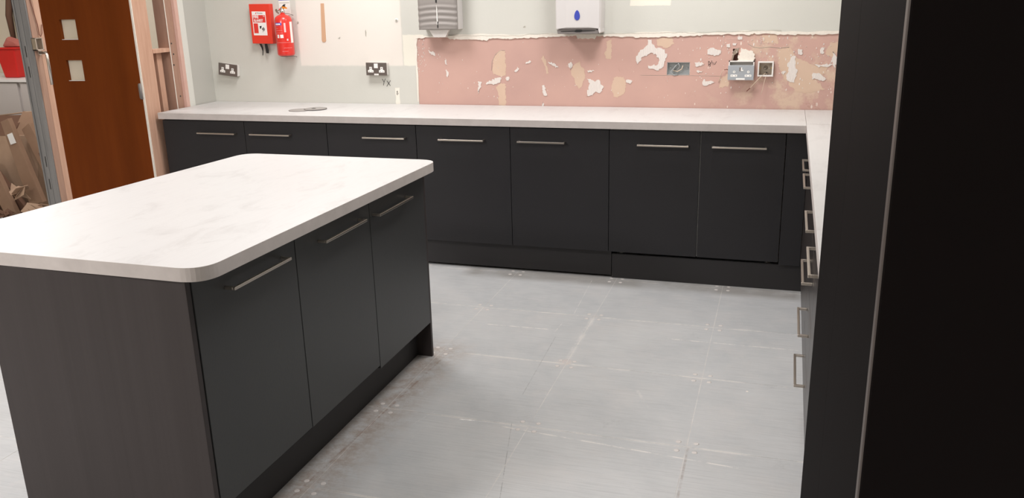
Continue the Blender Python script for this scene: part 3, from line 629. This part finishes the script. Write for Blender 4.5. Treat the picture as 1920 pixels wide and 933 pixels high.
# extinguisher
t = thing('fire_extinguisher', 'red fire extinguisher hung on the wall beside the red blanket box', 'extinguisher', (-1.782, YB-.070, 1.238))
R0 = .0575
MB().lathe((0, 0, 0), [(.045, 0), (.054, .004), (R0, .014), (R0, .232), (.052, .250), (.036, .262), (.018, .268), (.016, .276)], 40).build('cylinder', RED, t)
def cpatch(name, a0, a1, z0, z1, m, r=R0+.0006):
    if name != 'label_strip': a0 += 18; a1 += 18
    b_ = MB(); n = 10; P = [(r*math.sin(math.radians(a0+(a1-a0)*k/n)), -r*math.cos(math.radians(a0+(a1-a0)*k/n))) for k in range(n+1)]
    for p, q in zip(P, P[1:]):
        b_.hexa([(p[0], p[1], z0), (q[0], q[1], z0), (q[0]*.995, q[1]*.995, z0), (p[0]*.995, p[1]*.995, z0)], [(p[0], p[1], z1), (q[0], q[1], z1), (q[0]*.995, q[1]*.995, z1), (p[0]*.995, p[1]*.995, z1)])
    return b_.build(name, m, t)
cpatch('label_band', -50, 0, .201, .217, BLUEPR); cpatch('label_mark', -46, -8, .204, .212, WHITEP, R0+.001)
for z, a, b2 in ((.196, -46, -22), (.180, -46, -26), (.166, -46, 2), (.150, -46, 4), (.087, -50, 60), (.052, 2, 60), (.030, -10, 30)): cpatch('label_mark', a, b2, z, z+.002, mat('pink print line', (.80, .30, .30), .5))
cpatch('label_mark', -38, -24, .118, .140, WHITEP); cpatch('label_mark', -16, 6, .118, .140, WHITEP); cpatch('label_mark', 14, 26, .155, .215, mat('pale print block', (.80, .55, .55), .5)); cpatch('label_mark', 26, 36, .100, .112, mat('pale print block', (.80, .55, .55), .5))
cpatch('label_strip', 74, 100, .085, .222, WHITEP)
MB().lathe((0, 0, .276), [(.016, 0), (.017, .02), (.013, .024), (.013, .04)], 16).box(-.035, .0, -.008, .008, .292, .302).build('valve', CHROME, t)
MB().tube([(-.038, 0, .295), (-.044, -.002, .288), (-.030, -.004, .279), (0, -.01, .277)], .006, 8).lathe((-.034, -.006, .297), [(.009, 0), (.009, .012)], 12, 'y').build('nozzle', CHROME, t)
MB().prism_y([(-.012, .300), (.0, .318), (.018, .334), (.026, .335), (.020, .322), (.030, .314), (.004, .306)], -.007, .007).build('lever', BLACKP, t, .001)
MB().prism_y([(-.002, .312), (.012, .322), (.045, .312), (.042, .305), (.010, .308)], -.010, -.006).build('safety_tag', ORANGE, t)
MB().prism_y([(-.02, .300), (-.008, .302), (-.006, .308), (-.018, .306)], -.012, -.006).build('safety_pin', REDPR, t)
MB().tube([(.0, .0, .274), (.036, .01, .274), (.044, .03, .268), (.046, .055, .262)], .0025, 6).build('wall_hook', GREYPL, t)
MB().tube([(-.030, .055, .012), (-.050, .0, .016), (-.044, -.01, .0), (-.030, -.012, -.005), (.020, -.012, -.005), (.040, .02, -.005), (.046, .055, -.012)], .0025, 6).build('wall_bracket', GREYPL, t)
# safety sign above
t = thing('safety_sign', 'white sign card with a blue line above the extinguisher', 'sign', (-1.803, YB-.001, 1.500))
MB().box(-.043, .043, -.0015, 0, 0, .19).build('card', WHITEP, t); MB().box(-.043, .043, -.002, -.0015, .098, .104).build('blue_line', BLUEPR, t); MB().box(-.038, .038, -.002, -.0015, .080, .083).build('grey_line', CRACK, t)
# wavy grey dispenser at the left
t = thing('soap_dispenser', 'silver-grey dispenser with wavy ribbed front and white sides', 'dispenser', (-.651, YB, 1.396))
MB().box(-.128, .132, -.090, 0, .0, .40).build('housing', CASE, t, .004)
b_ = MB(); bm = b_.bm; nz, nx = 60, 14; grid = []
for i in range(nz+1):
    z = .001+.40*i/nz; row = []
    for j in range(nx+1):
        u = j/nx*2-1; x = -.131+.262*j/nx
        zz = z-.010*(1-u*u); a = max(0, min(1, (.155-zz)/.02)); wv = .0032*math.sin(zz/.0355*2*math.pi+.6)*a if zz > .012 else 0
        row.append(bm.verts.new((x, -.100-.010*(1-u*u)+wv, z)))
    grid.append(row)
for i in range(nz):
    for j in range(nx): f = bm.faces.new((grid[i][j], grid[i][j+1], grid[i+1][j+1], grid[i+1][j])); f.smooth = True
bk = [[bm.verts.new((v.co.x, -.089, v.co.z)) for v in row] for row in (grid[0], grid[-1])]
for g0, g1 in ((grid[0], bk[0]), (grid[-1], bk[1])):
    for j in range(nx): bm.faces.new((g0[j], g1[j], g1[j+1], g0[j+1]))
for j in (0, nx):
    bm.faces.new([grid[i][j] for i in range(nz+1)]+[bk[1][j], bk[0][j]])
b_.build('wavy_cover', DISPM, t)
MB().prism_y([(-.003, .03), (.004, .03), (.0035, .125), (-.001, .15)], -.1135, -.105).build('ridge_line', WHITEP, t); MB().prism_y([(.0, .012), (.004, .012), (.005, .05), (.001, .05)], -.1142, -.105).build('slot', BLACKP, t); MB().box(-.006, .002, -.1130, -.105, .165, .184).build('lens', BLACKP, t)
MB().hexa([(-.040, -.085, -.048), (.040, -.085, -.048), (.032, -.035, -.048), (-.032, -.035, -.048)], [(-.068, -.092, .001), (.070, -.092, .001), (.05, -.02, .001), (-.05, -.02, .001)]).build('drip_tray', CLEAR, t, .002)
# paper towel dispenser
t = thing('towel_dispenser', 'white paper towel dispenser with blue droplet mark and dark slot', 'dispenser', (.258, YB, 1.366))
b_ = MB(); z0, zt_ = .024, .40
P = [(-.142, 0), (-.142, -.115), (-.134, -.133), (-.07, -.141), (0, -.143), (.07, -.141), (.134, -.133), (.142, -.115), (.142, 0)]
b_.hexa([(x*.97, y, z0+(.008 if abs(x) < .1 else 0)) for x, y in P], [(x, y, zt_) for x, y in P]); b_.build('case', CASE, t, .003)
MB().prism_y([(.122, .030), (.137, .030), (.140, .004), (.132, -.002), (.127, .010)], -.132, -.01).build('corner_lip', CASE, t, .001)
MB().prism_y([(-.124, -.004), (.130, -.004), (.126, .012), (.110, .026), (.03, .033), (-.04, .033), (-.10, .028), (-.130, .020)], -.126, -.004).build('outlet', GREYPL, t, .002)
MB().prism_y([(-.105, .012), (-.02, .014), (-.01, .020), (.02, .020), (.03, .015), (.105, .016), (.105, .013), (.03, .010), (.015, .006), (-.012, .006), (-.022, .010), (-.105, .009)], -.128, -.12).build('slot', BLACKP, t)
dp = []
for k in range(28):
    a = 2*math.pi*k/28; r = math.cos(a); dp.append((.0205*math.sin(a)*(1-.32*(math.cos(a)+1)/2*1.2), .104+.029*math.cos(a)))
MB().prism_y(dp, -.1465, -.140).build('droplet_mark', BLUE, t, .0015)
# double sockets
def socket(label, loc, ry=0, ins=.03, rx=0):
    t = thing('wall_socket', label, 'socket', loc); t.rotation_euler = (rx, ry, 0)
    MB().box(-.070, .070, -ins, 0, -.038, .038).build('back_box', WHITE if ins > .02 else GREYPL, t)
    MB().box(-.0745, .0745, -ins-.008, -ins, -.0415, .0415).build('face_plate', NICKEL, t, .0015)
    y = -ins-.008
    for sx in (-.040, .040):
        b_ = MB(); b_.prism_y([(sx-.020, -.022), (sx+.020, -.022), (sx+.020, -.008), (sx+.009, -.004), (sx+.009, .014), (sx-.009, .014), (sx-.009, -.004), (sx-.020, -.008)], y-.0008, y+.001)
        q = b_.build('socket_outlet', WHITEP, t)
        MB().box(sx-.002, sx+.002, y-.0012, y, .001, .009).box(sx-.013, sx-.007, y-.0012, y, -.017, -.014).box(sx+.007, sx+.013, y-.0012, y, -.017, -.014).build('pin_holes', BLACKP, q)
    MB().box(-.014, .014, y-.004, y, .006, .036).build('switch', WHITEP, t, .001)
    return t, y
socket('dark nickel double socket hanging crooked near the left corner', (-2.283, YB-.001, 1.140), .115, .034)
t, y = socket('dark nickel double socket on the cream paint edge, small white sticker on it', (-1.133, YB-.001, 1.146), .012, .030)
MB().box(-.016, .016, y-.0006, y, -.040, -.030).build('sticker', WHITEP, t); MB().box(-.010, .010, y-.0009, y-.0005, -.036, -.0345).build('sticker_print', CRACK, t)
# loose grey socket on its white pattress
t = thing('wall_socket', 'satin grey double socket tilting off its white box on the pink wall', 'socket', (1.212, YB+.002, 1.140))
MB().box(-.072, .072, -.042, 0, -.040, -.034).box(-.072, .072, -.042, 0, .050, .055).box(-.072, -.066, -.042, 0, -.04, .055).box(.066, .072, -.042, 0, -.04, .055).box(-.07, .07, -.006, 0, -.04, .055).build('white_box', WHITE, t)
pl = MB().box(-.0735, .0735, -.006, 0, -.046, .038).build('face_plate', GREYPLATE, t, .001); pl.location = (-.001, -.043, -.008); pl.rotation_euler.x = -.10
for sx in (-.038, .042):
    MB().lathe((sx, -.006, .001), [(.0068, 0), (.0068, .001)], 20, 'y').build('socket_outlet', WHITEP, pl)
    MB().prism_y([(sx-.019, -.027), (sx+.018, -.027), (sx+.018, -.015), (sx-.019, -.015)], -.007, -.006).build('socket_outlet', WHITEP, pl, .001)
    MB().box(sx-.0012, sx+.0012, -.0076, -.006, -.002, .005).box(sx-.013, sx-.008, -.0076, -.006, -.0225, -.0195).box(sx+.007, sx+.012, -.0076, -.006, -.0225, -.0195).build('pin_holes', BLACKP, pl)
MB().box(-.010, .000, -.008, -.006, .006, .026).build('switch', GREYPL, pl); MB().box(.000, .013, -.009, -.006, .006, .013).box(.000, .006, -.009, -.006, .013, .026).build('switch', WHITEP, pl)
MB().box(-.026, .024, -.0068, -.006, -.044, -.035).build('sticker', WHITEP, pl)
wire([(-.073, -.01, .0), (-.09, -.012, .006), (-.108, -.020, -.004), (-.118, -.010, -.030), (-.125, -.006, -.060), (-.128, -.002, -.072)], .0016, WIRE, t); MB().tube([(-.070, -.01, 0), (-.085, -.012, .005), (-.098, -.016, .002)], .0024, 6).build('wire', COPPER, t)
# single surface box
t = thing('pattress_box', 'open white square box with loose wires on the pink wall', 'back box', (1.3475, YB+.002, 1.148))
MB().box(-.044, .044, -.026, -.0, .035, .043).box(-.044, .044, -.026, 0, -.043, -.035).box(-.044, -.036, -.026, 0, -.035, .035).box(.036, .044, -.026, 0, -.035, .035).build('frame', WHITE, t, .001)
MB().box(-.036, .036, .020, .024, -.035, .035).box(-.036, -.034, 0, .024, -.035, .035).box(.034, .036, 0, .024, -.035, .035).box(-.036, .036, 0, .024, .033, .035).build('box_inside', BEIGEB, t)
MB().lathe((.0, .020, .004), [(.013, 0), (.013, .001)], 20, 'y').build('knockout', mat('knockout hole', (.22, .18, .14), .9), t); MB().lathe((-.034, .002, .004), [(.006, 0), (.006, .004)], 8, 'y').build('fixing_lug', mat('brass lug', (.6, .42, .2), .4, metal=.6), t); MB().lathe((.034, .002, .004), [(.006, 0), (.006, .004)], 8, 'y').build('fixing_lug', bpy.data.materials['brass lug'], t)
MB().lathe((.006, .010, -.026), [(.006, 0), (.006, .004)], 10, 'y').build('wire_hole', BLACKP, t)
wire([(.006, .016, -.024), (-.006, -.020, -.030), (-.03, -.034, -.050), (-.062, -.036, -.086), (-.080, -.036, -.108)], .0022, WIRE, t); wire([(-.080, -.036, -.108), (-.088, -.036, -.116), (-.099, -.036, -.127)], .0028, COPPER, t)
wire([(.010, .014, -.024), (.006, -.022, -.034), (-.004, -.034, -.08), (-.010, -.034, -.118), (-.018, -.036, -.146)], .0014, WIRE, t)
# brown cable drooping down the post
o = MB().tube([(SX+.004, -.236, 1.80), (SX+.004, -.232, 1.64), (SX+.006, -.222, 1.56), (SX+.006, -.212, 1.50), (SX+.006, -.212, 1.445), (SX+.008, -.205, 1.438), (SX+.007, -.192, 1.455), (SX+.006, -.184, 1.50)], .0022, 6).build('cable', COPPER)
tag(o, 'thin brown cable drooping down the left timber post', 'cable')
# ================================================================ NEXT ROOM (seen past the post)
t = thing('low_cupboard', 'pale grey cupboard in the next room with the red bin on top', 'cupboard', (-5.45, 1.62, 0))
MB().box(0, 1.35, .02, .56, .05, 1.0).box(.02, 1.33, .04, .5, 0, .05).build('carcass', CUPB, t)
MB().box(-.01, 1.36, -.01, .57, 1.0, 1.022).build('top', WHITE, t)
box('door', CUPB, .003, .78, 0, .018, .06, .99, t, .002); box('door', CUPB, .815, 1.347, 0, .018, .06, .99, t, .002)
t = thing('red_bin', 'red plastic bin on the pale cupboard in the next room', 'bin', (-4.84, 1.80, 1.0225))
b_ = MB(); n = 4
b_.hexa([(-.075, -.06, 0), (.075, -.06, 0), (.075, .06, 0), (-.075, .06, 0)], [(-.105, -.085, .245), (.105, -.085, .245), (.105, .085, .245), (-.105, .085, .245)]); b_.build('body', REDP, t, .01); MB().box(-.112, .112, -.092, .092, .238, .252).build('rim', REDP, t, .004)
o = MB().hexa([(-4.94, 1.78, 1.2755), (-4.72, 1.78, 1.2755), (-4.72, 1.87, 1.2755), (-4.94, 1.87, 1.2755)], [(-4.89, 1.80, 1.36), (-4.80, 1.80, 1.33), (-4.78, 1.84, 1.34), (-4.88, 1.84, 1.37)]).build('cloth_bundle', REDCLOTH, None, .02); tag(o, 'faded red cloth heaped in the red bin', 'cloth')
t = thing('hanging_coat', 'dark coat hanging on the cream wall above the red bin', 'coat', (-5.06, 2.16, 1.28))
MB().hexa([(-.03, -.06, .02), (.10, -.06, -.02), (.11, .03, -.02), (-.04, .03, .02)], [(-.05, -.05, .62), (.05, -.05, .64), (.05, .03, .64), (-.05, .03, .62)]).build('body', DARKCLOTH, t, .02); MB().tube([(-.05, -.03, .45), (-.085, -.05, .25), (-.08, -.05, .05)], [.03, .028, .02], 8).build('sleeve', CARDD, t)
# cardboard
def sheet(name, pts, m, label=None, th=.006, parent=None, cat='cardboard'):
    P = [Vector(p) for p in pts]; nrm = (P[1]-P[0]).cross(P[-1]-P[0]).normalized()*th
    o = MB().hexa([tuple(p) for p in P], [tuple(p+nrm) for p in P]).build(name, m, parent)
    if label: tag(o, label, cat)
    return o
t = thing('cardboard_box', 'large open brown cardboard box leaning in the next room', 'cardboard box', (-4.62, 1.22, 0))
MB().hexa([(-.30, -.05, 0), (.42, -.05, 0), (.46, .25, 0), (-.26, .25, 0)], [(-.30, .05, .60), (.46, .03, .62), (.50, .30, .66), (-.26, .32, .64)]).build('body', CARDL, t)
sheet('flap', [(-.30, .05, .60), (.20, .04, .61), (.24, .16, .76), (-.28, .18, .74)], CARDD, parent=t); sheet('flap', [(.18, .05, .60), (.50, .04, .61), (.58, .16, .775), (.22, .17, .79)], CARD, parent=t)
MB().tube([(-.10, .17, .745), (.25, .165, .785), (.36, .165, .792), (.56, .16, .785)], .006, 6).build('torn_edge', CARDL, t)
def strip(label, a, b_, w, m, holes=False, sticker=False, th=.05):
    A, B = Vector(a), Vector(b_); L = (A-B).length; t = thing('flattened_box', label, 'cardboard', b_)
    d = (A-B).normalized(); t.rotation_euler = d.to_track_quat('Z', 'Y').to_euler()
    # keep broad side to the room
    box('panel', m, -w/2, w/2, -th/2, th/2, 0, L, t, .003)
    return t, L, w, th
def strip2(label, tl, tr, br, bl, m, th=.04, extra=None):
    t = thing('flattened_box', label, 'cardboard', (bl[0], bl[1], 0))
    q = [(p[0]-bl[0], p[1]-bl[1], p[2]) for p in (bl, br, tr, tl)]
    MB().hexa(q, [(x, y+th, z) for x, y, z in q]).build('panel', m, t, .002)
    return t, q
def lerpq(q, u, v): 
    bl, br, tr, tl = [Vector(p) for p in q]; return (bl*(1-u)+br*u)*(1-v)+(tl*(1-u)+tr*u)*v
def sticker(t, q, u0, u1, v0, v1, m, name='sticker'):
    P = [lerpq(q, u, v)+Vector((0, -.001, 0)) for u, v in ((u0, v0), (u1, v0), (u1, v1), (u0, v1))]
    MB().hexa([tuple(p) for p in P], [tuple(p+Vector((0, -.002, 0))) for p in P]).build(name, m, t)
t, q = strip2('long narrow cardboard sleeve with a white sticker, leaning in the next room', (-4.37, 1.13, .742), (-4.29, 1.13, .770), (-4.06, 1.10, .12), (-4.20, 1.10, .09), CARD); sticker(t, q, .25, .85, .72, .84, WHITEP)
t, q = strip2('cardboard sleeve with dark hand holes, leaning behind the metal stud', (-4.25, 1.20, .675), (-4.165, 1.20, .730), (-3.86, 1.17, .12), (-3.97, 1.17, .08), CARD)
for v in (.62, .50, .42): sticker(t, q, .45, .62, v, v+.035, CARDD, 'hand_hole')
t, q = strip2('dark brown cardboard strip leaning lowest at the left edge', (-4.62, 1.05, .47), (-4.45, 1.05, .44), (-4.26, 1.02, .03), (-4.38, 1.02, .02), CARD)
t, q = strip2('short cardboard strip on the floor at the far left edge', (-4.70, 1.0, .30), (-4.60, 1.0, .30), (-4.42, .98, .02), (-4.50, .98, .01), CARDL)
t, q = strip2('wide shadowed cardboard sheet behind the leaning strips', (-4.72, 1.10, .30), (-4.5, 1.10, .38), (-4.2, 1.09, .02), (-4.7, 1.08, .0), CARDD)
rnd = random.Random(5)
def crumple(name, c, s, m, label, seed):
    rnd = random.Random(seed); b_ = MB()
    for k in range(6):
        a = rnd.uniform(0, 6.28); ctr = Vector((c[0]+rnd.uniform(-s, s)*.5, c[1]+rnd.uniform(-s, s)*.3, c[2]+s*.25+rnd.uniform(0, s)*.5)); P = []
        u = Vector((math.cos(a), math.sin(a)*.5, rnd.uniform(-.6, .6))).normalized()*s*.5; w = Vector((-math.sin(a), math.cos(a)*.4, rnd.uniform(.2, 1))).normalized()*s*.3
        P = [ctr-u-w*.5, ctr+u-w, ctr+u*.8+w, ctr-u*.6+w*.8]; n_ = u.cross(w).normalized()*.004
        b_.hexa([tuple(p) for p in P], [tuple(p+n_) for p in P])
    zmin = min(v.co.z for v in b_.bm.verts)
    for v in b_.bm.verts: v.co.z -= zmin-c[2]
    return tag(b_.build(name, m), label, 'cardboard')
crumple('cardboard_scrap', (-4.18, .99, .16), .13, CARDL, 'crumpled torn cardboard scrap resting against the leaning sleeves', 3)
crumple('cardboard_scrap', (-3.98, .93, 0.0), .17, CARDL, 'flat torn cardboard scraps on the floor by the metal stud', 8)
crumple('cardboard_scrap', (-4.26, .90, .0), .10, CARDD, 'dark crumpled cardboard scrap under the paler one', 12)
